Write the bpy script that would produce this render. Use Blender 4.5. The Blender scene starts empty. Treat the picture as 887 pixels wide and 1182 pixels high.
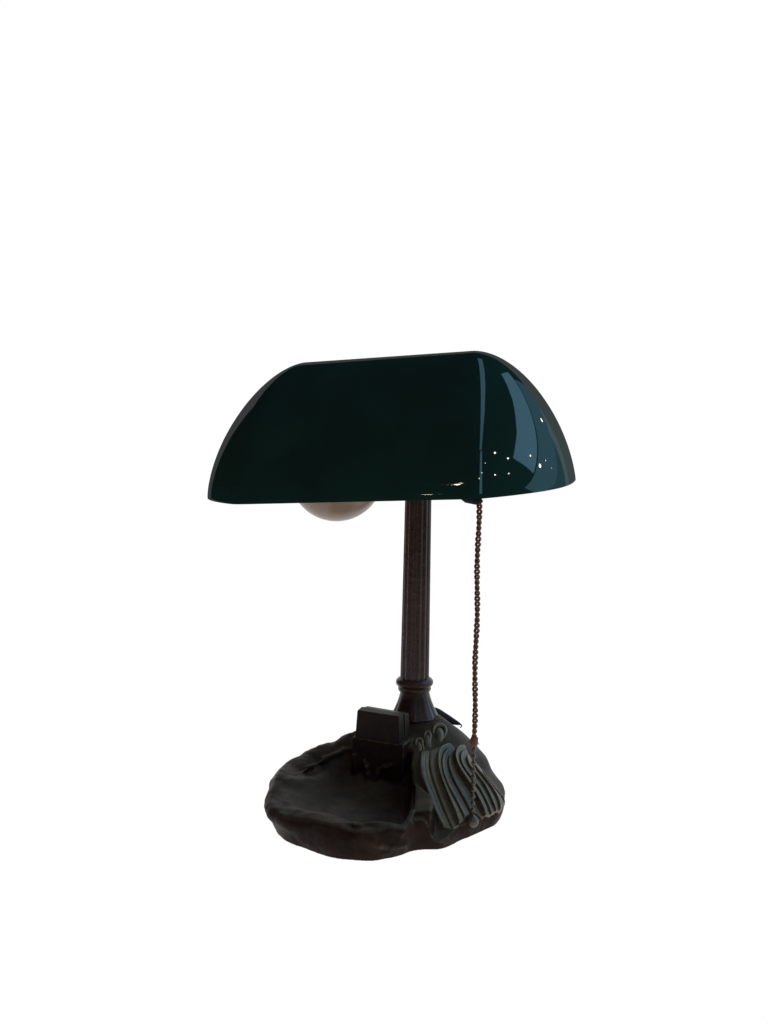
import bpy, bmesh, math, random
import numpy as np
from mathutils import Vector, Matrix, Euler

random.seed(7)
C = bpy.context.scene.collection
R = math.radians
MM = 0.001

# ------------------------------------------------------------------ camera
cam_d = bpy.data.cameras.new('camera')
cam = bpy.data.objects.new('camera', cam_d)
C.objects.link(cam)
cam.location = (-0.025, -0.785, 0.30)
cam.rotation_euler = (R(84), 0, 0)
cam_d.sensor_width = 36
cam_d.lens = 36 * 1190 / 1182
cam_d.clip_start = 0.01
cam_d.clip_end = 50
bpy.context.scene.camera = cam

# ------------------------------------------------------------------ world: a dim room
w = bpy.data.worlds.new('World')
bpy.context.scene.world = w
w.use_nodes = True
w.node_tree.nodes['Background'].inputs[0].default_value = (0.050, 0.040, 0.029, 1)
w.node_tree.nodes['Background'].inputs[1].default_value = 1.0
vs = bpy.context.scene.view_settings
vs.view_transform = 'Standard'
vs.look = 'None'
vs.exposure = 0
vs.gamma = 1
bpy.context.scene.cycles.max_bounces = 8

# ------------------------------------------------------------------ lamps of the room (seen as reflections)
LAMP_C = Vector((0.07, -0.06, 0.28))

def direction(az, el):
    a, e = R(az), R(el)
    return Vector((math.sin(a) * math.cos(e), -math.cos(a) * math.cos(e), math.sin(e)))

BLUE = (0.31, 0.69, 1.0)

def pane(x0, y0, x1, y1, z0, z1, radiance, col=BLUE):
    """one upright pane of the shop front beside the lamp"""
    A, B = Vector((x0, y0, 0)), Vector((x1, y1, 0))
    wid = (B - A).length
    L = bpy.data.lights.new('window_pane_light', 'AREA')
    L.shape = 'RECTANGLE'
    L.size, L.size_y = wid, z1 - z0
    L.color = col
    L.energy = radiance * math.pi * wid * (z1 - z0)
    o = bpy.data.objects.new('window_pane_light', L)
    C.objects.link(o)
    m = (A + B) / 2
    o.location = (m.x, m.y, (z0 + z1) / 2)
    d = (B - A).normalized()
    nrm = Vector((d.y, -d.x, 0))
    if nrm.dot(LAMP_C - o.location) < 0:
        nrm = -nrm
    o.rotation_euler = nrm.to_track_quat('-Z', 'Y').to_euler()
    return o

# shop front on the right: two tiers of panes with dark bars between them
WX = 2.1
def raking_pane(y0, y1, z_mid, h, slope, radiance, col=BLUE):
    """a pane of the same front whose head and foot rake upward to the back"""
    o = pane(WX, y0, WX, y1, 0, h, radiance, col)
    wid = (y1 - y0) / math.cos(slope)
    o.data.size = wid
    o.data.energy = radiance * math.pi * wid * h
    o.matrix_world = (Matrix.Translation((WX, (y0 + y1) / 2, z_mid)) @ Matrix.Rotation(slope, 4, 'X')
                      @ Matrix.Rotation(R(90), 4, 'Y') @ Matrix.Rotation(R(90), 4, 'Z'))
    return o
SL = R(31)
zm = 1.62 + .60 * .485                 # height of the bar half way along
raking_pane(-1.05, 2.55, zm + .60 * (.75 - .485) + .67, 1.12, SL, 3.2)
raking_pane(-1.05, 2.55, zm + .60 * (.75 - .485) - .66, 1.04, SL, 1.7)
raking_pane(-1.05, 2.55, zm + .60 * (.75 - .485) - 2.65, 2.36, SL, 1.0)
# tall narrow side light further to the front, and a long roof light running front to back
def polar(az, d):
    v = LAMP_C + direction(az, 0) * d
    return v.x, v.y
pane(*polar(6, 2.4), *polar(16, 2.4), .7, 3.6, 2.6)
L = bpy.data.lights.new('roof_light', 'AREA')
L.shape = 'RECTANGLE'
L.size, L.size_y = .42, 4.2
L.color = BLUE
L.energy = 2.6 * math.pi * .36 * 4.2
o = bpy.data.objects.new('roof_light', L)
C.objects.link(o)
o.location = (.34, .1, 3.1)

def spot_bulb(x, y, z, r, radiance, col=(1, 0.86, 0.68)):
    """a small bare bulb of the room, out of frame, mirrored by the glass"""
    L = bpy.data.lights.new('ceiling_bulb_light', 'POINT')
    L.shadow_soft_size = r
    L.color = col
    L.energy = 1.9 * radiance * 4 * math.pi ** 2 * r * r
    o = bpy.data.objects.new('ceiling_bulb_light', L)
    C.objects.link(o)
    o.location = (x, y, z)
    return o

for px_, py_, pz_, r, rad in ((-.766, -1.214, .905, .014, 45), (-.742, -1.205, .935, .007, 40), (-.800, -1.25, .520, .006, 35),
                              (1.177, .658, 1.005, .020, 45), (1.289, -.381, 1.097, .014, 35), (1.430, -.255, .891, .030, 45),
                              (1.447, .020, .878, .009, 30), (.819, -.826, 1.337, .014, 40), (1.007, -.778, 1.212, .012, 35),
                              (.895, -1.085, 1.025, .014, 35), (1.069, -.940, .992, .010, 35), (.15, -1.50, 1.15, .022, 35),
                              (.42, -1.42, 1.30, .018, 35), (.65, -1.20, 1.42, .012, 35), (1.491, .16, .72, .008, 25)):
    spot_bulb(px_, py_, pz_, r, rad)

# ------------------------------------------------------------------ helpers
def mesh_obj(name, bm, mat, parent=None, smooth=True, autosmooth=None):
    me = bpy.data.meshes.new(name)
    bm.normal_update()
    bm.to_mesh(me)
    bm.free()
    return link_mesh(name, me, mat, parent, smooth, autosmooth)

def link_mesh(name, me, mat, parent=None, smooth=True, autosmooth=None):
    o = bpy.data.objects.new(name, me)
    C.objects.link(o)
    for m in (mat if isinstance(mat, (list, tuple)) else [mat]):
        me.materials.append(m)
    if smooth:
        me.polygons.foreach_set('use_smooth', [True] * len(me.polygons))
    if autosmooth:
        me.set_sharp_from_angle(angle=R(autosmooth))
    o.parent = parent
    return o

def node_mat(name):
    m = bpy.data.materials.new(name)
    m.use_nodes = True
    nt = m.node_tree
    return m, nt, nt.nodes['Principled BSDF']

def noise(nt, scale, detail=6, rough=.6, dist=0):
    tc = nt.nodes.new('ShaderNodeTexCoord')
    n = nt.nodes.new('ShaderNodeTexNoise')
    n.inputs['Scale'].default_value = scale
    n.inputs['Detail'].default_value = detail
    n.inputs['Roughness'].default_value = rough
    n.inputs['Distortion'].default_value = dist
    nt.links.new(tc.outputs['Object'], n.inputs['Vector'])
    return n

def ramp(nt, src, stops):
    r = nt.nodes.new('ShaderNodeValToRGB')
    e = r.color_ramp.elements
    while len(e) < len(stops):
        e.new(.5)
    for k, (p, c) in enumerate(stops):
        e[k].position = p
        e[k].color = (*c, 1) if len(c) == 3 else c
    nt.links.new(src, r.inputs[0])
    return r

def bump(nt, b, src, strength, dist):
    n = nt.nodes.new('ShaderNodeBump')
    n.inputs['Strength'].default_value = strength
    n.inputs['Distance'].default_value = dist
    nt.links.new(src, n.inputs['Height'])
    nt.links.new(n.outputs[0], b.inputs['Normal'])
    return n

def bronze(name, dark, mid, light, rough=(.42, .66), spec=.2, worn=True, dust_and_light=0):
    m, nt, b = node_mat(name)
    n = noise(nt, 38, 8, .65, .4)
    r = ramp(nt, n.outputs['Fac'], [(.3, dark), (.52, mid), (.74, light)])
    col = r.outputs[0]
    if worn:
        g = nt.nodes.new('ShaderNodeNewGeometry')
        pr = ramp(nt, g.outputs['Pointiness'], [(.512, (0, 0, 0)), (.56, (1, 1, 1))])
        n3 = noise(nt, 120, 5, .7)
        nr = ramp(nt, n3.outputs['Fac'], [(.42, (0, 0, 0)), (.62, (1, 1, 1))])
        mu = nt.nodes.new('ShaderNodeMath'); mu.operation = 'MULTIPLY'
        nt.links.new(pr.outputs[0], mu.inputs[0]); nt.links.new(nr.outputs[0], mu.inputs[1])
        mx = nt.nodes.new('ShaderNodeMix'); mx.data_type = 'RGBA'
        nt.links.new(mu.outputs[0], mx.inputs[0])
        nt.links.new(col, mx.inputs[6])
        mx.inputs[7].default_value = (.15, .105, .06, 1)
        col = mx.outputs[2]
    if dust_and_light:
        # dusty tone plus missing room light, painted paler on upward faces
        g2 = nt.nodes.new('ShaderNodeNewGeometry')
        sx = nt.nodes.new('ShaderNodeSeparateXYZ'); nt.links.new(g2.outputs['Normal'], sx.inputs[0])
        up = nt.nodes.new('ShaderNodeMapRange'); up.inputs[1].default_value, up.inputs[2].default_value = .35, 1.0
        nt.links.new(sx.outputs[2], up.inputs[0])
        n5 = noise(nt, 24, 7, .7, .3)
        dr = ramp(nt, n5.outputs['Fac'], [(.32, (.25,) * 3), (.68, (1,) * 3)])
        m5 = nt.nodes.new('ShaderNodeMath'); m5.operation = 'MULTIPLY'
        nt.links.new(up.outputs[0], m5.inputs[0]); nt.links.new(dr.outputs[0], m5.inputs[1])
        m6 = nt.nodes.new('ShaderNodeMath'); m6.operation = 'MULTIPLY'; m6.inputs[1].default_value = dust_and_light
        nt.links.new(m5.outputs[0], m6.inputs[0])
        mx5 = nt.nodes.new('ShaderNodeMix'); mx5.data_type = 'RGBA'
        nt.links.new(m6.outputs[0], mx5.inputs[0]); nt.links.new(col, mx5.inputs[6])
        mx5.inputs[7].default_value = (.160, .116, .075, 1)
        col = mx5.outputs[2]
    nt.links.new(col, b.inputs['Base Color'])
    n2 = noise(nt, 90, 6, .7)
    rr = nt.nodes.new('ShaderNodeMapRange')
    rr.inputs[3].default_value, rr.inputs[4].default_value = rough
    nt.links.new(n2.outputs['Fac'], rr.inputs[0])
    nt.links.new(rr.outputs[0], b.inputs['Roughness'])
    b.inputs['Specular IOR Level'].default_value = spec
    n4 = noise(nt, 420, 6, .6)
    n6 = noise(nt, 110, 4, .6, .5)
    ad = nt.nodes.new('ShaderNodeMath'); ad.operation = 'MULTIPLY_ADD'; ad.inputs[1].default_value = 1.6
    nt.links.new(n6.outputs['Fac'], ad.inputs[0]); nt.links.new(n4.outputs['Fac'], ad.inputs[2])
    bump(nt, b, ad.outputs[0], .35, .0008)
    return m

M_BRONZE = bronze('dark_bronze_patina', (.006, .0024, .0015), (.0155, .0066, .0038), (.037, .018, .010), rough=(.40, .62), spec=.07, dust_and_light=.50)
M_RACK = bronze('rack_bronze', (.009, .004, .003), (.015, .0075, .005), (.024, .014, .009), rough=(.36, .55), spec=.12, worn=False, dust_and_light=.5)
M_SHELL = bronze('lit_shell_bronze', (.040, .026, .014), (.105, .070, .038), (.165, .112, .062), rough=(.36, .55), spec=.35)  # paler than the base bronze: window light on the shell put into the colour
M_COLUMN = bronze('brown_bronze', (.020, .0085, .006), (.034, .0155, .0115), (.052, .026, .019), rough=(.20, .34), spec=.2, worn=False)

def mat_green():
    m, nt, b = node_mat('green_cased_glass')
    n = noise(nt, 22, 3, .5)
    r = ramp(nt, n.outputs['Fac'], [(.3, (.0036, .018, .0145)), (.7, (.0046, .026, .0205))])
    nt.links.new(r.outputs[0], b.inputs['Base Color'])
    b.inputs['Roughness'].default_value = .3
    b.inputs['Specular IOR Level'].default_value = 0
    n2 = noise(nt, 30, 2, .5, .3)
    bp = bump(nt, b, n2.outputs['Fac'], .10, .0015)
    # polished reflection, capped low to dim the white backdrop mirrored at the rim
    fr = nt.nodes.new('ShaderNodeFresnel'); fr.inputs['IOR'].default_value = 1.5
    nt.links.new(bp.outputs[0], fr.inputs['Normal'])
    mn = nt.nodes.new('ShaderNodeMath'); mn.operation = 'MINIMUM'; mn.inputs[1].default_value = .046
    nt.links.new(fr.outputs[0], mn.inputs[0])
    gl = nt.nodes.new('ShaderNodeBsdfGlossy'); gl.inputs['Roughness'].default_value = .035
    nt.links.new(bp.outputs[0], gl.inputs['Normal'])
    mx = nt.nodes.new('ShaderNodeMixShader')
    nt.links.new(mn.outputs[0], mx.inputs[0]); nt.links.new(b.outputs[0], mx.inputs[1]); nt.links.new(gl.outputs[0], mx.inputs[2])
    nt.links.new(mx.outputs[0], nt.nodes['Material Output'].inputs[0])
    return m

def mat_plain(name, col, rough, spec=.5, ns=60, var=.2):
    m, nt, b = node_mat(name)
    n = noise(nt, ns, 5, .6)
    r = ramp(nt, n.outputs['Fac'], [(.3, tuple(c * (1 - var) for c in col)), (.7, tuple(c * (1 + var) for c in col))])
    nt.links.new(r.outputs[0], b.inputs['Base Color'])
    b.inputs['Roughness'].default_value = rough
    b.inputs['Specular IOR Level'].default_value = spec
    return m

M_GREEN = mat_green()
M_MILK = mat_plain('milk_glass_lining', (.42, .40, .35), .25)
M_BULB = mat_plain('smoked_bulb_glass', (.21, .145, .105), .28, .35, 200, .06)
M_BRASS = mat_plain('aged_brass', (.050, .030, .016), .4, .5, 300, .35)
M_CORD = mat_plain('red_brown_silk_cord', (.125, .045, .028), .7, .3, 700, .75)
M_BLACK = mat_plain('black_rubber', (.006, .006, .009), .7, .2)

def mat_white():
    m = bpy.data.materials.new('glowing_white_sweep')
    m.use_nodes = True
    nt = m.node_tree
    nt.nodes.clear()
    out = nt.nodes.new('ShaderNodeOutputMaterial')
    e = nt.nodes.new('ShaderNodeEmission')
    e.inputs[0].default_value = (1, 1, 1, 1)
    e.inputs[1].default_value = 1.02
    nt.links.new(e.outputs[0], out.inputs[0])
    return m
M_WHITE = mat_white()

# ------------------------------------------------------------------ setting: white sheets made to glow, blank ground and added light from below
def sheet(name, pts):
    bm = bmesh.new()
    bm.faces.new([bm.verts.new(p) for p in pts])
    o = mesh_obj(name, bm, M_WHITE, smooth=False)
    o['kind'] = 'structure'
    return o
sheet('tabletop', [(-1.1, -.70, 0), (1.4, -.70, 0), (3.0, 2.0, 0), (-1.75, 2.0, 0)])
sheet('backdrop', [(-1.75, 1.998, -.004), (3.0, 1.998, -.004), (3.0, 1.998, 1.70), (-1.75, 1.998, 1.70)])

# ------------------------------------------------------------------ the lamp
lamp = bpy.data.objects.new('desk_lamp', None)
C.objects.link(lamp)
lamp.empty_display_size = .05
lamp['label'] = 'antique desk lamp with a dark green glass shade on a sculpted bronze shell base'
lamp['category'] = 'lamp'

# ---- base: one implicit solid, polygonised (all in millimetres)
PHI = np.array([-180, -150, -120, -90, -75, -60, -30, 0, 30, 60, 90, 120, 150, 180.])
LEN = np.array([112, 100, 100, 106, 112, 108, 84, 65, 60, 52, 52, 66, 98, 112.])
EXPO = np.array([1.0, 1.0, 1.0, 1.0, 1.0, 1.05, 1.4, 1.7, 1.6, 1.5, 1.5, 1.3, 1.0, 1.0])

def hill(x, y):
    r = np.hypot(x, y)
    a = np.degrees(np.arctan2(y, x))
    L = np.interp(a, PHI, LEN)
    e = np.interp(a, PHI, EXPO)
    t = np.clip(r / L, 0, 1.3)
    st = 7.0 / (1 + np.exp(-(r - 57.5) / 1.1)) * np.clip((a + 48) / 14, 0, 1) * np.clip((70 - a) / 20, 0, 1)
    return 9 + 56 * (1 - t ** e) - st

def smin(a, b, k):
    h = np.clip(.5 + .5 * (b - a) / k, 0, 1)
    return b * (1 - h) + a * h - k * h * (1 - h)

def smax(a, b, k):
    return -smin(-a, -b, k)

def catmull(P, n=8):
    P = np.array(P, float)
    out = []
    N = len(P)
    for i in range(N):
        p0, p1, p2, p3 = P[i - 1], P[i], P[(i + 1) % N], P[(i + 2) % N]
        for t in np.linspace(0, 1, n, endpoint=False):
            out.append(.5 * ((2 * p1) + (p2 - p0) * t + (2 * p0 - 5 * p1 + 4 * p2 - p3) * t * t + (-p0 + 3 * p1 - 3 * p2 + p3) * t ** 3))
    return np.array(out)

def poly_sd(P, X, Y):
    d = np.full(X.shape, 1e9)
    s = np.zeros(X.shape, bool)
    N = len(P)
    for i in range(N):
        ax, ay = P[i]
        bx, by = P[(i + 1) % N]
        ex, ey = bx - ax, by - ay
        t = np.clip(((X - ax) * ex + (Y - ay) * ey) / (ex * ex + ey * ey + 1e-9), 0, 1)
        d = np.minimum(d, np.hypot(X - ax - ex * t, Y - ay - ey * t))
        if ey != 0:
            s ^= ((ay > Y) != (by > Y)) & (X < (bx - ax) * (Y - ay) / (by - ay) + ax)
    return np.where(s, -d, d)

FOOT = [(-102, -82), (-96, -98), (-86, -109), (-68, -123), (-50, -132), (-36, -135), (-21, -130), (-7, -121),
        (2, -118), (15, -116), (29, -102), (46, -86), (58, -72), (65, -48), (63, -16), (55, 18), (36, 40),
        (0, 50), (-40, 42), (-78, 20), (-97, -10), (-104, -45)]
TRAY = [(-94, -84), (-86, -100), (-66, -111), (-45, -121), (-26, -125), (-13, -125), (-8, -118), (-6, -104), (-5, -54),
        (-7, -38), (-28, -28), (-50, -18), (-62, -14), (-78, -26), (-89, -44), (-95, -64)]

def build_base():
    h = .8
    xs = np.arange(-118, 74, h); ys = np.arange(-143, 58, h); zs = np.arange(-2.2, 74, h)
    X2, Y2 = np.meshgrid(xs, ys, indexing='ij')
    fp = poly_sd(catmull(FOOT), X2, Y2)
    tr = poly_sd(catmull(TRAY, 6), X2, Y2)
    # upper surface
    left = 1 / (1 + np.exp((X2 - 6) / 1.6))
    wob = 1.2 * np.sin(X2 * .09 + 1) + .9 * np.sin(Y2 * .13 + X2 * .05)
    plate = 7 + left * (15.5 + wob) + 4 * np.exp(-((X2 + 104) ** 2 + (Y2 + 60) ** 2) / 900)
    # dip of the front rim toward the pillar
    plate -= 2.0 * np.exp(-((X2 + 12) ** 2 + (Y2 + 130) ** 2) / 120)
    rid = np.full(X2.shape, -50.)
    RP = [(-106, -62, 26.5), (-104, -45, 28), (-97, -24, 28.5), (-82, -8, 30.5), (-66, -2, 35), (-50, 0, 42), (-30, 0, 52)]
    for i in range(len(RP) - 1):
        A, B = np.array(RP[i], float), np.array(RP[i + 1], float)
        e = B - A
        t = np.clip(((X2 - A[0]) * e[0] + (Y2 - A[1]) * e[1]) / (e[0] ** 2 + e[1] ** 2), 0, 1)
        dd = np.hypot(X2 - A[0] - e[0] * t, Y2 - A[1] - e[1] * t)
        rid = np.maximum(rid, A[2] + e[2] * t - dd ** 2 / 26)
    top = smax(smax(hill(X2, Y2), plate, 5), rid, 3)
    top += .35 * np.sin(X2 * .21 + .4 * np.sin(Y2 * .17)) * np.sin(Y2 * .19)
    # bowl floor
    dep = np.clip(-tr, 0, None)
    wd = 8 + 36 / (1 + np.exp((X2 + 58) / 9)) + 24 / (1 + np.exp(-(Y2 + 62) / 7))
    floor = 11.5 + (12.5 + 9 / (1 + np.exp(-(Y2 + 45) / 8))) * (1 - np.clip(dep / wd, 0, 1)) ** 2
    Z = zs[None, None, :]
    bul = 6.5 / (1 + np.exp((X2 + 84) / 5)) + 1.2
    zz = np.clip(Z, 0, 30)
    off = bul[..., None] * np.exp(-((zz - 16) / 8.5) ** 2) - 1.5 * np.exp(-(zz / 4.0) ** 2) - .10 * np.clip(zz - 20, 0, 40)
    off = off + .8 * (np.sin(X2 * .16 + Y2 * .11))[..., None] * np.exp(-((zz - 10) / 7) ** 2)
    F = smax(fp[..., None] - off, (Z - top[..., None]) * .8, 1.7)
    # pillar between the tray and the shell
    PIL = [(-5.5, -115), (6.5, -115.5), (9, -107), (9, -92), (2, -78), (-3, -70), (-4, -100)]
    pil = poly_sd(np.array(PIL, float), X2, Y2)
    F = smin(F, smax(pil[..., None], Z - (27.5 + .05 * (Y2 + 112))[..., None], 1.5), 2.0)
    # left flank of the shell that closes the tray
    FL = [(-4, -72), (-3, -40), (9, -38), (10, -70), (8, -95)]
    fl = poly_sd(np.array(FL, float), X2, Y2)
    F = smin(F, smax(fl[..., None], (Z - (hill(X2, Y2) - 1.0)[..., None]) * .8, 1.5), 2.5)
    # stepped foot of the pen rack
    a = R(-25.8); ca, sa = math.cos(a), math.sin(a)
    u = (X2 + 26.5) * ca + (Y2 + 29.5) * sa
    v = -(X2 + 26.5) * sa + (Y2 + 29.5) * ca
    def box(hu, hv0, hv1, z0, z1, k):
        q = np.maximum(np.abs(u) - hu, np.maximum(hv0 - v, v - hv1))
        return smax(q[..., None], np.maximum(z0 - Z, Z - z1), k)
    rackfoot = box(21.5, -8.5, 24, 0, 49.5, 1.2)
    # hollow bowl
    F = smax(F, -smax(tr[..., None], floor[..., None] - Z, 3.0), 2.2)
    F = smin(F, rackfoot, 2.0)
    def caps(pts, r0, r1, k):
        nonlocal F
        pts = np.array(pts, float)
        for i in range(len(pts) - 1):
            A, B = pts[i], pts[i + 1]
            ra = r0 + (r1 - r0) * i / (len(pts) - 1)
            rb = r0 + (r1 - r0) * (i + 1) / (len(pts) - 1)
            lo = np.minimum(A, B) - max(ra, rb) - 5; hi = np.maximum(A, B) + max(ra, rb) + 5
            i0, i1 = np.searchsorted(xs, [lo[0], hi[0]]); j0, j1 = np.searchsorted(ys, [lo[1], hi[1]]); k0, k1 = np.searchsorted(zs, [lo[2], hi[2]])
            x = xs[i0:i1, None, None]; y = ys[None, j0:j1, None]; z = zs[None, None, k0:k1]
            e = B - A
            t = np.clip(((x - A[0]) * e[0] + (y - A[1]) * e[1] + (z - A[2]) * e[2]) / (e @ e + 1e-9), 0, 1)
            d = np.sqrt((x - A[0] - e[0] * t) ** 2 + (y - A[1] - e[1] * t) ** 2 + (z - A[2] - e[2] * t) ** 2) - (ra + (rb - ra) * t)
            sub = F[i0:i1, j0:j1, k0:k1]
            F[i0:i1, j0:j1, k0:k1] = smin(sub, d, k)
    # leaf fold on the front wall and its curl on the rim
    caps([(-42, -129, 21.5), (-38, -133, 18.5), (-33, -135, 15), (-27, -134.5, 12), (-20, -131, 9.5), (-12, -126, 8.5)], 1.5, .7, 1.2)
    caps([(-48, -126, 22), (-44, -128, 23), (-40, -127.5, 22.5)], 2.6, 1.8, 2)
    caps([(-38, -126, 22), (-28, -128.5, 22), (-20, -130, 20.5), (-13, -128.5, 19.5), (-8, -122, 22), (-6, -116, 26)], 1.6, 1.6, 2)
    # curling leaves under the rack
    def on_front(uu, zz_):
        vv = -9.0
        return (-27 + uu * ca - vv * sa, -29.5 + uu * sa + vv * ca, zz_)
    caps([on_front(-10, 33), on_front(-7.5, 29), on_front(-6.5, 24), on_front(-7, 18)], 1.2, 2.6, 2)
    caps([on_front(13, 33), on_front(7, 30), on_front(2, 26), on_front(-1, 20)], 1.2, 2.4, 2)
    caps([on_front(-18, 36), on_front(-17, 28), on_front(-18, 18)], 1.6, 3.2, 2)
    # worn seam along the back rim of the tray
    caps([(-90, -40, 24), (-82, -28, 26), (-70, -19, 29), (-56, -14, 34)], 1.4, 2.0, 5)
    # rough-cast facets: lumps of the casting, left off the shell and the rack
    rng = np.random.RandomState(11)
    def lumps(cell):
        n = [int((v[-1] - v[0]) / cell) + 3 for v in (xs, ys, zs)]
        g = rng.uniform(-1, 1, n).astype(np.float32)
        q = [(v - v[0]) / cell for v in (xs, ys, zs)]
        i = [np.floor(k).astype(int) for k in q]; f_ = [(k - np.floor(k)).astype(np.float32) for k in q]
        out = 0
        for a_ in (0, 1):
            for b_ in (0, 1):
                for c_ in (0, 1):
                    wt = (f_[0] if a_ else 1 - f_[0])[:, None, None] * (f_[1] if b_ else 1 - f_[1])[None, :, None] * (f_[2] if c_ else 1 - f_[2])[None, None, :]
                    out = out + wt * g[np.ix_(i[0] + a_, i[1] + b_, i[2] + c_)]
        return out
    mask = np.clip(np.maximum((-2 - X2) / 8, 0), 0, 1) + .5 * np.clip((Y2 + 20) / 15, 0, 1) * np.clip((X2 - 5) / 10, 0, 1)
    mask = np.maximum(mask, np.clip((fp + 7) / 5, 0, 1) * .55)
    mask = mask * np.clip((np.maximum(np.abs(u) - 24, np.maximum(-14 - v, v - 24))) / 4, 0, 1)
    mask = np.clip(mask, 0, 1) * (1 - .55 * np.clip(-tr / 8, 0, 1))
    F = F + mask[..., None] * (2.5 * lumps(18.0) + .75 * lumps(8.0) + .35 * lumps(3.5))
    F = smax(F, -Z - 0 * F, .6)
    return F, xs, ys, zs, h, X2, Y2, top

def surface_nets(F, org, h):
    s = F < 0
    nx, ny, nz = F.shape
    cnt = np.zeros((nx - 1, ny - 1, nz - 1), np.int8)
    for a in (0, 1):
        for b in (0, 1):
            for c in (0, 1):
                cnt += s[a:nx - 1 + a, b:ny - 1 + b, c:nz - 1 + c]
    act = (cnt > 0) & (cnt < 8)
    I = np.argwhere(act)
    idx = -np.ones(act.shape, np.int64)
    idx[act] = np.arange(len(I))
    cor = np.array([(a, b, c) for a in (0, 1) for b in (0, 1) for c in (0, 1)])
    val = np.stack([F[I[:, 0] + a, I[:, 1] + b, I[:, 2] + c] for a, b, c in cor], 1)
    acc = np.zeros((len(I), 3)); n = np.zeros(len(I))
    for p in range(8):
        for q in range(p + 1, 8):
            if np.abs(cor[p] - cor[q]).sum() == 1:
                vp, vq = val[:, p], val[:, q]
                m = (vp < 0) != (vq < 0)
                t = np.where(m, vp / np.where(m, vp - vq, 1), 0)
                acc += np.where(m[:, None], cor[p] + (cor[q] - cor[p]) * t[:, None], 0)
                n += m
    V = (I + acc / n[:, None]) * h + org
    faces = []
    for ax in range(3):
        o1, o2 = [k for k in range(3) if k != ax]
        sl0 = [slice(None)] * 3; sl1 = [slice(None)] * 3
        sl0[ax] = slice(0, -1); sl1[ax] = slice(1, None)
        ch = s[tuple(sl0)] != s[tuple(sl1)]
        E = np.argwhere(ch)
        E = E[(E[:, o1] > 0) & (E[:, o2] > 0) & (E[:, o1] < F.shape[o1] - 1) & (E[:, o2] < F.shape[o2] - 1)]
        u1 = np.zeros(3, int); u1[o1] = 1
        u2 = np.zeros(3, int); u2[o2] = 1
        q = [E - u1 - u2, E - u2, E, E - u1]
        ids = np.stack([idx[tuple(k.T)] for k in q], 1)
        flip = s[tuple(E.T)]
        if ax == 1:
            flip = ~flip
        ids[~flip] = ids[~flip][:, ::-1]
        faces.append(ids)
    Fc = np.concatenate(faces)
    Fc = Fc[(Fc >= 0).all(1)]
    return V, Fc

def np_mesh(name, V, Fc):
    me = bpy.data.meshes.new(name)
    me.vertices.add(len(V)); me.vertices.foreach_set('co', np.asarray(V, np.float32).ravel())
    me.loops.add(Fc.size); me.loops.foreach_set('vertex_index', Fc.astype(np.int32).ravel())
    me.polygons.add(len(Fc)); me.polygons.foreach_set('loop_start', np.arange(0, Fc.size, Fc.shape[1], dtype=np.int32))
    me.update(calc_edges=True)
    me.validate()
    return me

F, xs, ys, zs, hh, X2, Y2, TOP = build_base()
V, Fc = surface_nets(F, np.array([xs[0], ys[0], zs[0]]), hh)
for _ in range(2):      # light relaxation takes out the grid steps
    acc = np.zeros_like(V); n = np.zeros(len(V))
    for k in range(4):
        a, b = Fc[:, k], Fc[:, (k + 1) % 4]
        np.add.at(acc, a, V[b]); np.add.at(acc, b, V[a])
        np.add.at(n, a, 1); np.add.at(n, b, 1)
    V = V * .5 + .5 * acc / np.maximum(n, 1)[:, None]
V[:, 2] = np.maximum(V[:, 2], .3)
base = link_mesh('base', np_mesh('base', V * MM, Fc), M_BRONZE, lamp)
base['label'] = 'dark bronze base cast with a hollow pen tray at the left'
del F

# ---- scallop shell relief on the right slope
RIDGES = [
    [(3.3, -41.3), (1.4, -55.5), (2.5, -65.3), (6.2, -76.4), (9.2, -88.7), (12.8, -99.0), (17.4, -108.6)],
    [(9.5, -41.6), (8.5, -51.7), (9.7, -64.4), (12.8, -75.6), (16.2, -88.9), (20.2, -100.4), (23.6, -109.9)],
    [(24.9, -31.5), (16.5, -37.4), (14.0, -45.6), (14.0, -55.9), (16.2, -67.4), (19.6, -79.6), (24.1, -92.6), (27.7, -107.3)],
    [(27.3, -33.2), (19.5, -39.9), (17.2, -48.0), (17.2, -58.6), (20.1, -71.1), (24.8, -81.5), (29.4, -91.7), (31.6, -100.7)],
    [(28.3, -36.9), (22.3, -43.9), (21.8, -53.1), (24.1, -64.6), (28.3, -73.7), (32.9, -83.8), (36.2, -94.0)],
    [(36.6, -26.7), (28.4, -35.4), (25.9, -41.9), (26.5, -50.3), (30.0, -58.4), (34.8, -65.9), (39.0, -73.2), (42.9, -83.6), (46.4, -95.6)],
    [(37.5, -30.9), (30.7, -39.1), (30.1, -46.8), (34.4, -55.1), (39.9, -62.2), (45.3, -70.3), (50.9, -91.3)],
    [(38.5, -34.8), (34.9, -40.1), (36.2, -47.8), (41.8, -54.4), (48.3, -63.4), (54.4, -85.4)],
    [(40.7, -38.6), (40.1, -45.4), (45.7, -51.5), (53.4, -61.1), (57.1, -71.8), (56.5, -82.0)],
    [(48.5, -35.3), (49.6, -50.2), (55.6, -57.1), (61.4, -60.4), (61.5, -69.0)]]

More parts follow.
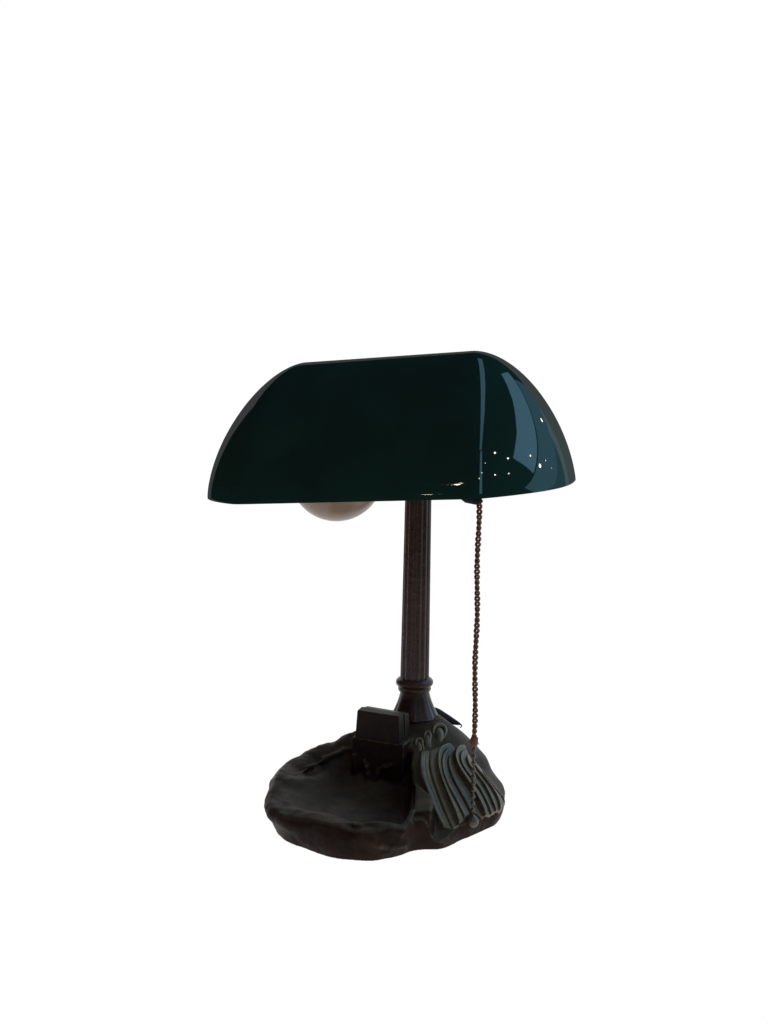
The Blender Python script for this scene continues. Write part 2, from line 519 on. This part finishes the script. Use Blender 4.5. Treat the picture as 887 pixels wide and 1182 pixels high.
def spline_open(P, n):
    P = np.array(P, float)
    Q = np.vstack([2 * P[0] - P[1], P, 2 * P[-1] - P[-2]])
    out = []
    for i in range(1, len(Q) - 2):
        for t in np.linspace(0, 1, 12, endpoint=False):
            p0, p1, p2, p3 = Q[i - 1:i + 3]
            out.append(.5 * ((2 * p1) + (p2 - p0) * t + (2 * p0 - 5 * p1 + 4 * p2 - p3) * t * t + (-p0 + 3 * p1 - 3 * p2 + p3) * t ** 3))
    out.append(P[-1])
    out = np.array(out)
    d = np.r_[0, np.cumsum(np.hypot(*np.diff(out, axis=0).T))]
    s = np.linspace(0, d[-1], n)
    return np.stack([np.interp(s, d, out[:, 0]), np.interp(s, d, out[:, 1])], 1)

def lift(p, off):
    """points on the slope, raised along its normal"""
    x, y = p[:, 0], p[:, 1]
    e = .5
    gx = (hill(x + e, y) - hill(x - e, y)) / (2 * e); gy = (hill(x, y + e) - hill(x, y - e)) / (2 * e)
    N = np.stack([-gx, -gy, np.ones_like(gx)], 1); N /= np.linalg.norm(N, axis=1, keepdims=True)
    return np.stack([x, y, hill(x, y)], 1) + N * np.asarray(off)[:, None]

def build_shell():
    n = 90
    K = []
    for r in RIDGES:
        k = spline_open(r, n + 5)[:n]
        for _ in range(160):                  # fair the curve
            k[1:-1] = .5 * k[1:-1] + .25 * (k[:-2] + k[2:])
        K.append(k)
    t = np.linspace(0, 1, n)
    env = np.clip(t / .16, 0, 1) ** .8 * np.where(t > .93, 1 - .25 * (t - .93) / .07, 1)
    big = [2.8, 1.4, 3.8, 1.5, 1.6, 3.8, 1.7, 2.0, 2.0, 1.4]
    rows = [lift(K[0] + (K[0] - K[1]) * .28, -3.5 + 0 * t)]
    rows.append(lift(K[0] + (K[0] - K[1]) * .10, .8 * big[0] * env))
    for i in range(len(K) - 1):
        A, B = K[i], K[i + 1]
        g, g2 = big[i], big[i + 1]
        for s, hgt in ((0, g), (.06, g), (.16, .93 * g), (.38, .68 * g), (.43, .63 * g - .1), (.455, .5 * g - .25), (.48, .55 * g), (.65, .36 * g), (.82, .12 * g), (.90, 0), (.935, .08), (.975, .9 * g2)):
            rows.append(lift(A * (1 - s) + B * s, hgt * env + .35))
    rows.append(lift(K[-1], big[-1] * env + .35))
    rows.append(lift(K[-1] + (K[-1] - K[-2]) * .35, -3.5 + 0 * t))
    G = np.stack(rows, 0)
    # fluted lower rim turns down into the base
    last = G[:, -1:].copy()
    dirv = G[:, -1:] - G[:, -4:-3]
    dirv /= np.linalg.norm(dirv, axis=-1, keepdims=True) + 1e-9
    e1 = last - dirv * .6 + np.array([0, 0, -1.6]); e2 = last - dirv * 3.0 + np.array([0, 0, -4.5])
    first = G[:, :1] + np.array([0, 0, -4.0])
    G = np.concatenate([first, G, e1, e2], 1)
    a, b = G.shape[:2]
    ii = np.arange(a * b).reshape(a, b)
    q = np.stack([ii[:-1, :-1], ii[:-1, 1:], ii[1:, 1:], ii[1:, :-1]], -1).reshape(-1, 4)
    V = G.reshape(-1, 3)
    nrm = np.cross(V[q[:, 1]] - V[q[:, 0]], V[q[:, 3]] - V[q[:, 0]])
    if nrm[:, 2].sum() < 0:
        q = q[:, ::-1]
    me = np_mesh('scallop_shell', V * MM, q)
    o = link_mesh('scallop_shell', me, M_SHELL, base)
    s = o.modifiers.new('soften', 'SUBSURF'); s.levels = 1; s.render_levels = 1
    return o
shell = build_shell()
shell['label'] = 'bronze scallop shell relief with curved ribs'

# ---- three small scrolls along the crest of the shell
def tube(pts, r, n=12, closed=True):
    bm = bmesh.new()
    pts = [Vector(p) for p in pts]
    rs = r if isinstance(r, (list, tuple)) else [r] * len(pts)
    rings = []
    ref = Vector((0, 0, 1))
    for i, p in enumerate(pts):
        d = (pts[min(i + 1, len(pts) - 1)] - pts[max(i - 1, 0)]).normalized()
        if abs(d.dot(ref)) > .95:
            ref = Vector((1, 0, 0)) if abs(d.x) < .9 else Vector((0, 1, 0))
        s = d.cross(ref).normalized(); t = s.cross(d).normalized(); ref = t
        rings.append([bm.verts.new(p + (s * math.cos(2 * math.pi * k / n) + t * math.sin(2 * math.pi * k / n)) * rs[i]) for k in range(n)])
    for i in range(len(rings) - 1):
        for k in range(n):
            bm.faces.new((rings[i][k], rings[i][(k + 1) % n], rings[i + 1][(k + 1) % n], rings[i + 1][k]))
    bm.faces.new(rings[0][::-1]); bm.faces.new(rings[-1])
    bmesh.ops.recalc_face_normals(bm, faces=bm.faces)
    return bm

def scroll(pts, rmax, body):
    """a leaf curl on the slope: a hooked lip over a low swelling"""
    P = spline_open(pts, 34)
    for _ in range(4):
        P[1:-1] = .5 * P[1:-1] + .25 * (P[:-2] + P[2:])
    t = np.linspace(0, 1, 34)
    off = 1.1 * np.sin(np.pi * np.clip(t * .93 + .05, 0, 1)) ** .7 - .5
    rs = rmax * np.sin(np.pi * np.clip(t * .88 + .09, 0, 1)) ** .6
    bm = tube([tuple(q) for q in lift(P, off) * MM], [float(r) * MM for r in rs], 12)
    B = spline_open(body, 20)
    tb = np.linspace(0, 1, 20)
    b2 = tube([tuple(q) for q in lift(B, -.9 - .8 * tb) * MM], [float(r) * MM for r in 3.9 * rmax / 1.5 * np.sin(np.pi * np.clip(tb * .9 + .06, 0, 1)) ** .5 * (1 - .35 * tb)], 16)
    me = bpy.data.meshes.new('swelling'); b2.to_mesh(me); b2.free()
    bm.from_mesh(me); bpy.data.meshes.remove(me)
    return mesh_obj('scroll', bm, M_SHELL, base, autosmooth=60)
scroll([(-1.2, -36.8), (-.9, -32.8), (1.2, -30.7), (3.4, -32.5), (3.9, -37.0), (4.8, -41.8)], 1.2, [(1.4, -33), (1.4, -38), (2, -44)])
scroll([(5.2, -31.2), (5.9, -26.7), (8.3, -24.3), (9.9, -28.0), (9.2, -33.3), (9.8, -39.4)], 1.4, [(8, -27), (7.8, -33), (8.5, -40)])
scroll([(12.3, -25.3), (13.2, -19.6), (16.7, -16.7), (21.0, -17.1), (21.7, -22.5), (19.5, -28.7)], 1.7, [(17, -19.5), (17.3, -26), (17, -33)])

# ---- pen rack: a block with a long slot, tapering upward
def build_rack():
    prof = [(-8.2, 47), (-7.4, 49.5), (-7.0, 55), (-6.2, 69.2), (-5.4, 70), (1.5, 70), (2.1, 69.5), (2.2, 52), (3.7, 52), (3.8, 68.2), (4.4, 68.8), (11.4, 67.8), (12.0, 67), (12.4, 55), (12.8, 47)]
    a = R(-25.8)
    bm = bmesh.new()
    ends = []
    for sx in (-1, 1):
        ring = []
        for v, z in prof:
            hu = 17.2 + (70 - z) * .06
            u = sx * hu
            if v > 0 and sx < 0:
                z = z + (.9 if z > 60 else 0)
            ring.append(bm.verts.new(((-27 + u * math.cos(a) - v * math.sin(a)) * MM, (-29.5 + u * math.sin(a) + v * math.cos(a)) * MM, z * MM)))
        ends.append(ring)
    n = len(prof)
    for i in range(n):
        j = (i + 1) % n
        bm.faces.new((ends[0][i], ends[0][j], ends[1][j], ends[1][i]))
    bm.faces.new(ends[0][::-1]); bm.faces.new(ends[1])
    bmesh.ops.triangulate(bm, faces=[f for f in bm.faces if len(f.verts) > 4])
    bmesh.ops.recalc_face_normals(bm, faces=bm.faces)
    o = mesh_obj('pen_rack', bm, M_RACK, base, autosmooth=35)
    b = o.modifiers.new('bevel', 'BEVEL'); b.width = .0008; b.segments = 2; b.limit_method = 'ANGLE'; b.angle_limit = R(30)
    return o
build_rack()

# ---- column: fluted shaft, ring and flared petal foot
def lathe(prof, n, mod=None, cx=0, cy=0):
    bm = bmesh.new()
    rings = []
    for r, z in prof:
        ring = []
        for k in range(n):
            a = 2 * math.pi * k / n
            rr = r * (mod(a, z) if mod else 1)
            ring.append(bm.verts.new((cx + rr * math.cos(a), cy + rr * math.sin(a), z)))
        rings.append(ring)
    for i in range(len(rings) - 1):
        for k in range(n):
            bm.faces.new((rings[i][k], rings[i][(k + 1) % n], rings[i + 1][(k + 1) % n], rings[i + 1][k]))
    bm.faces.new(rings[0][::-1]); bm.faces.new(rings[-1])
    bmesh.ops.recalc_face_normals(bm, faces=bm.faces)
    return bm

def flute(a, z):
    return .985 + .030 * math.cos(14 * a) - .022 * max(0, -math.cos(14 * a)) ** 3 + .006 * math.cos(42 * a)
zz = [.084 + (.252 - .084) * i / 40 for i in range(41)]
bm = lathe([(.0110 - .0013 * (z - .084) / .17, z) for z in zz], 192, flute)
for v in bm.verts:          # the shaft leans a hair to the right toward its top
    v.co.x += -.0012 + .0025 * (v.co.z - .084) / .15
column = mesh_obj('column', bm, M_COLUMN, lamp, autosmooth=60)
ring = [(.0105, .0775), (.0124, .0780), (.0129, .0792), (.0127, .0806), (.0126, .0814), (.0136, .0822), (.0146, .0838), (.0145, .0856), (.0134, .0870), (.0118, .0880), (.0105, .0885)]
mesh_obj('collar', lathe(ring, 64, None, -.0012), M_COLUMN, column, autosmooth=50)
def petal(a, z):
    t = min(1, max(0, (.0785 - z) / .012))
    return 1 + (.07 * t) * (abs(math.cos(4 * a + .5)) ** .5 - .6)
foot = [(.0112 + .0068 * ((.0785 - z) / .0205) ** 1.6, z) for z in [.0785 - .0205 * i / 24 for i in range(25)]]
mesh_obj('column_foot', lathe(foot, 128, petal, -.0010), M_COLUMN, column, autosmooth=60)

# ---- shade
SP = dict(yaw=-18.3157, tilt=2.8746, roll=-2.9136, px=-.0168, py=-.0042, pz=.2392, wf=.0968, wb=.0615, H=.096,
          Lt=.0645, Lb=.0871, Bb=.0505, p=1.4812, p2=2.002, q=2.4282, k=1.4659, r=2.5722)

def slice_outline(u):
    se = lambda p: (1 - u ** p) ** (1 / p)
    yf = -SP['wf'] * se(SP['p']); yb = SP['wb'] * se(SP['p2'])
    Lc = SP['Lt'] + (SP['Lb'] - SP['Lt']) * se(SP['q'])
    B = SP['Bb'] * se(SP['k'])
    s = np.linspace(-1, 1, 121)
    yy = (yf + yb) / 2 + (yb - yf) / 2 * s
    xx = Lc + B * (1 - np.abs(s) ** SP['r'])
    fr = np.stack([np.linspace(-Lc, Lc, 121)[:-1], np.full(120, yf)], 1)
    rc = np.stack([xx, yy], 1)[:-1]
    bk = np.stack([np.linspace(Lc, -Lc, 121)[:-1], np.full(120, yb)], 1)
    lc = np.stack([-xx[::-1], yy[::-1]], 1)[:-1]
    return [fr, rc, bk, lc]

def build_shade():
    nseg = (84, 90, 84, 90)
    us = 1 - np.linspace(1, 0.012, 64) ** 1.6
    rows = []
    for u in us:
        segs = slice_outline(float(u))
        P = np.concatenate(segs)
        Q = np.vstack([P, P[:1]])
        L = np.r_[0, np.cumsum(np.hypot(*np.diff(Q, axis=0).T))]
        M = 1200
        st = np.linspace(0, L[-1], M, endpoint=False)
        D = np.stack([np.interp(st, L, Q[:, 0]), np.interp(st, L, Q[:, 1])], 1)
        sig = (.0044 + .013 * u ** 4) * min(1, (1.04 - u) * 2.2) / (L[-1] / M)
        kk = np.arange(-int(4 * sig) - 1, int(4 * sig) + 2)
        ker = np.exp(-.5 * (kk / max(sig, .3)) ** 2); ker /= ker.sum()
        D = sum(wt * np.roll(D, -s, 0) for s, wt in zip(kk, ker))
        cs = [L[0], L[120], L[240], L[360], L[480]]
        pos = []
        for i, n in enumerate(nseg):
            t = np.linspace(0, 1, n, endpoint=False)
            t = .5 - .45 * np.cos(np.pi * t) - .05 * (1 - 2 * t)
            pos.append(cs[i] + (cs[i + 1] - cs[i]) * t)
        pos = np.concatenate(pos) / L[-1] * M
        DD = np.vstack([D, D[:1]])
        x = np.interp(pos % M, np.arange(M + 1), DD[:, 0]); y = np.interp(pos % M, np.arange(M + 1), DD[:, 1])
        rows.append(np.stack([x, y, np.full(len(x), SP['H'] * u)], 1))
    G = np.array(rows)
    a, b = G.shape[:2]
    ii = np.arange(a * b).reshape(a, b)
    q = np.stack([ii[:-1], np.roll(ii, -1, 1)[:-1], np.roll(ii, -1, 1)[1:], ii[1:]], -1).reshape(-1, 4)
    # close the ridge: zip the two long sides of the last slice together
    lastr = ii[-1]
    zipq = []
    i, j = 0, b - 1
    while j - i > 1:
        if j - i == 2:
            break
        zipq.append((lastr[i], lastr[i + 1], lastr[j - 1], lastr[j]))
        i += 1; j -= 1
    # start the zip in the middle of the left cap so that rows run across the ridge
    sh = -(nseg[3] // 2)
    lr = np.roll(lastr, -sh)
    zipq = [(lr[k], lr[k + 1], lr[b - 2 - k], lr[b - 1 - k]) for k in range(b // 2 - 1)]
    q = np.vstack([q, np.array(zipq)])
    ct, st = math.cos, math.sin
    rot = (Matrix.Rotation(R(SP['yaw']), 4, 'Z') @ Matrix.Rotation(R(SP['roll']), 4, 'Y') @ Matrix.Rotation(R(SP['tilt']), 4, 'X'))
    me = np_mesh('shade', G.reshape(-1, 3), q)
    o = link_mesh('shade', me, [M_GREEN, M_MILK], lamp)
    o.matrix_local = Matrix.Translation((SP['px'], SP['py'], SP['pz'])) @ rot
    s = o.modifiers.new('glass_thickness', 'SOLIDIFY')
    s.thickness = .0034; s.offset = -1; s.material_offset = 1; s.material_offset_rim = 0; s.use_rim = True
    bv = o.modifiers.new('rim', 'BEVEL'); bv.width = .0011; bv.segments = 3; bv.limit_method = 'ANGLE'; bv.angle_limit = R(60)
    return o
shade = build_shade()
shade['label'] = 'long domed shade of dark green glass with a milky lining'

# ---- socket under the shade, bulb lying on its side
BC = Vector((-.0605, -.016, .2475))       # bulb centre
SX = Vector((.030, -.040, .262))
dirb = (SX - BC).normalized()
def axis_lathe(prof, n=48):
    pts = [BC + dirb * t for r, t in prof]
    bm = bmesh.new()
    q = dirb.to_track_quat('Z', 'Y').to_matrix().to_4x4()
    b2 = lathe([(max(r, 1e-5), t) for r, t in prof], n)
    bmesh.ops.transform(b2, verts=b2.verts, matrix=Matrix.Translation(BC) @ q)
    bm.free()
    return b2
RB = .0352
prof = [(RB * math.sin(R(a)), -RB * math.cos(R(a))) for a in range(1, 146, 4)]
prof += [(.0185, .0315), (.0165, .036), (.0150, .042)]
mesh_obj('bulb', axis_lathe(prof), M_BULB, lamp)['label'] = 'round smoky grey globe bulb lying on its side'
sock = mesh_obj('socket', axis_lathe([(.0155, .040), (.0172, .041), (.0172, .058), (.0150, .060), (.0150, .078), (.0165, .080), (.0165, .092), (.010, .095)]), M_BRASS, lamp, autosmooth=40)
# arm joining the column head to the socket, and the stem to the shade crown
top_c = Vector((.0015, 0, .250))
mesh_obj('socket_arm', tube([top_c - Vector((0, 0, .012)), top_c, top_c + Vector((0, -.008, .008)), BC + dirb * .07], .005), M_BRASS, sock)
mesh_obj('shade_stem', tube([top_c, Vector((.001, .0, .285)), Vector((-.005, .0, .334))], .0035), M_BRASS, sock)

# ---- pull chain: twisted cord, then beads and a ball
CX, CY = .0388, -.096
def chain_pt(v):                     # v = height
    return Vector((CX - .0024 * (.235 - v) / .22, CY, v))
lever = mesh_obj('pull_lever', tube([BC + dirb * .086, Vector((.027, -.084, .2400)), Vector((.031, -.092, .2362)), Vector((.0388, -.0955, .2350)), Vector((.0402, -.096, .2335))], [.0045, .0040, .0030, .0030, .0020], 12), M_BLACK, sock)
def twisted(z0, z1, r, pitch):
    bm_all = bmesh.new()
    n = int((z0 - z1) / .0006)
    for ph in (0, math.pi):
        pts = []
        for i in range(n + 1):
            z = z0 + (z1 - z0) * i / n
            a = ph + (z0 - z) / pitch * 2 * math.pi
            wob = .0004 * math.sin(z * 90)
            pts.append(chain_pt(z) + Vector((wob + r * .62 * math.cos(a) * (1 + .18 * math.sin(z * 310)), r * .62 * math.sin(a), 0)))
        b = tube(pts, r * .56, 8)
        me = bpy.data.meshes.new('tmp'); b.to_mesh(me); b.free()
        bm_all.from_mesh(me); bpy.data.meshes.remove(me)
    return bm_all
pull = mesh_obj('pull_chain', twisted(.2350, .0690, .00172, .0074), M_CORD, lamp)
pull['label'] = 'twisted red brown pull cord ending in a short bead chain and ball'
# frayed knot where the cord meets the beads
bm = bmesh.new()
bmesh.ops.create_icosphere(bm, subdivisions=3, radius=1)
for v in bm.verts:
    k = 1 + .22 * math.sin(v.co.x * 5 + v.co.z * 7) * math.cos(v.co.y * 6)
    v.co = Vector((v.co.x * .0027 * k, v.co.y * .0027 * k, v.co.z * .0036 * k))
ko = mesh_obj('knot', bm, M_CORD, pull); ko.location = chain_pt(.0690)
bm = bmesh.new()
for i in range(9):
    a = random.uniform(0, 6.28); e = random.uniform(-1, .2)
    d = Vector((math.cos(a), math.sin(a), e)).normalized()
    c0 = Vector((0, 0, 0))
    b = tube([c0, c0 + d * .003, c0 + d * .0042 + Vector((0, 0, -.0012))], [.0003, .00025, .00012], 5)
    me = bpy.data.meshes.new('tmp'); b.to_mesh(me); b.free(); bm.from_mesh(me); bpy.data.meshes.remove(me)
fr = mesh_obj('fray', bm, M_CORD, pull); fr.location = chain_pt(.0690)

# beads: hang, then rest on the shell slope
BE = [(CY, .0630 - .00478 * i) for i in range(10)]
bead0 = None
prev = None
for i, (y, z) in enumerate(BE):
    if bead0 is None:
        bm = bmesh.new(); bmesh.ops.create_uvsphere(bm, u_segments=20, v_segments=14, radius=.0017)
        bead0 = mesh_obj('bead', bm, M_BRASS, pull); b = bead0
    else:
        b = bead0.copy(); C.objects.link(b)
    x = chain_pt(z).x
    b.location = (x, y, z)
pts = [chain_pt(.0690)] + [Vector((chain_pt(z).x, y, z)) for y, z in BE] + [chain_pt(.0150)]
mesh_obj('link_wire', tube(pts, .0006, 8), M_BRASS, pull)
bm = lathe([(.0004, .0048), (.0016, .0046), (.0020, .0036), (.0034, .0030), (.0043, .0012), (.0044, -.0004), (.0038, -.0024), (.0024, -.0038), (.0006, -.0043)], 28)
kn = mesh_obj('ball', bm, M_BRASS, pull, autosmooth=60); kn.location = chain_pt(.0120)

# ---- power cord leaving the back of the base
pts = [(.004, .028, .0500), (.014, .029, .0505), (.0235, .030, .0465), (.031, .030, .0432), (.0362, .030, .0412), (.0380, .030, .0400), (.0372, .030, .0380)]
P3 = []
for i in range(len(pts) - 1):
    p0 = Vector(pts[max(i - 1, 0)]); p1 = Vector(pts[i]); p2 = Vector(pts[i + 1]); p3 = Vector(pts[min(i + 2, len(pts) - 1)])
    for k in range(6):
        t = k / 6
        P3.append(.5 * ((2 * p1) + (p2 - p0) * t + (2 * p0 - 5 * p1 + 4 * p2 - p3) * t * t + (-p0 + 3 * p1 - 3 * p2 + p3) * t ** 3))
P3.append(Vector(pts[-1]))
mesh_obj('power_cord', tube(P3, [max(.0005, .0052 - .0046 * max(0, (i - 8)) / 18) for i in range(len(P3))], 12), M_BLACK, lamp)['label'] = 'black power cord leaving the back of the base'
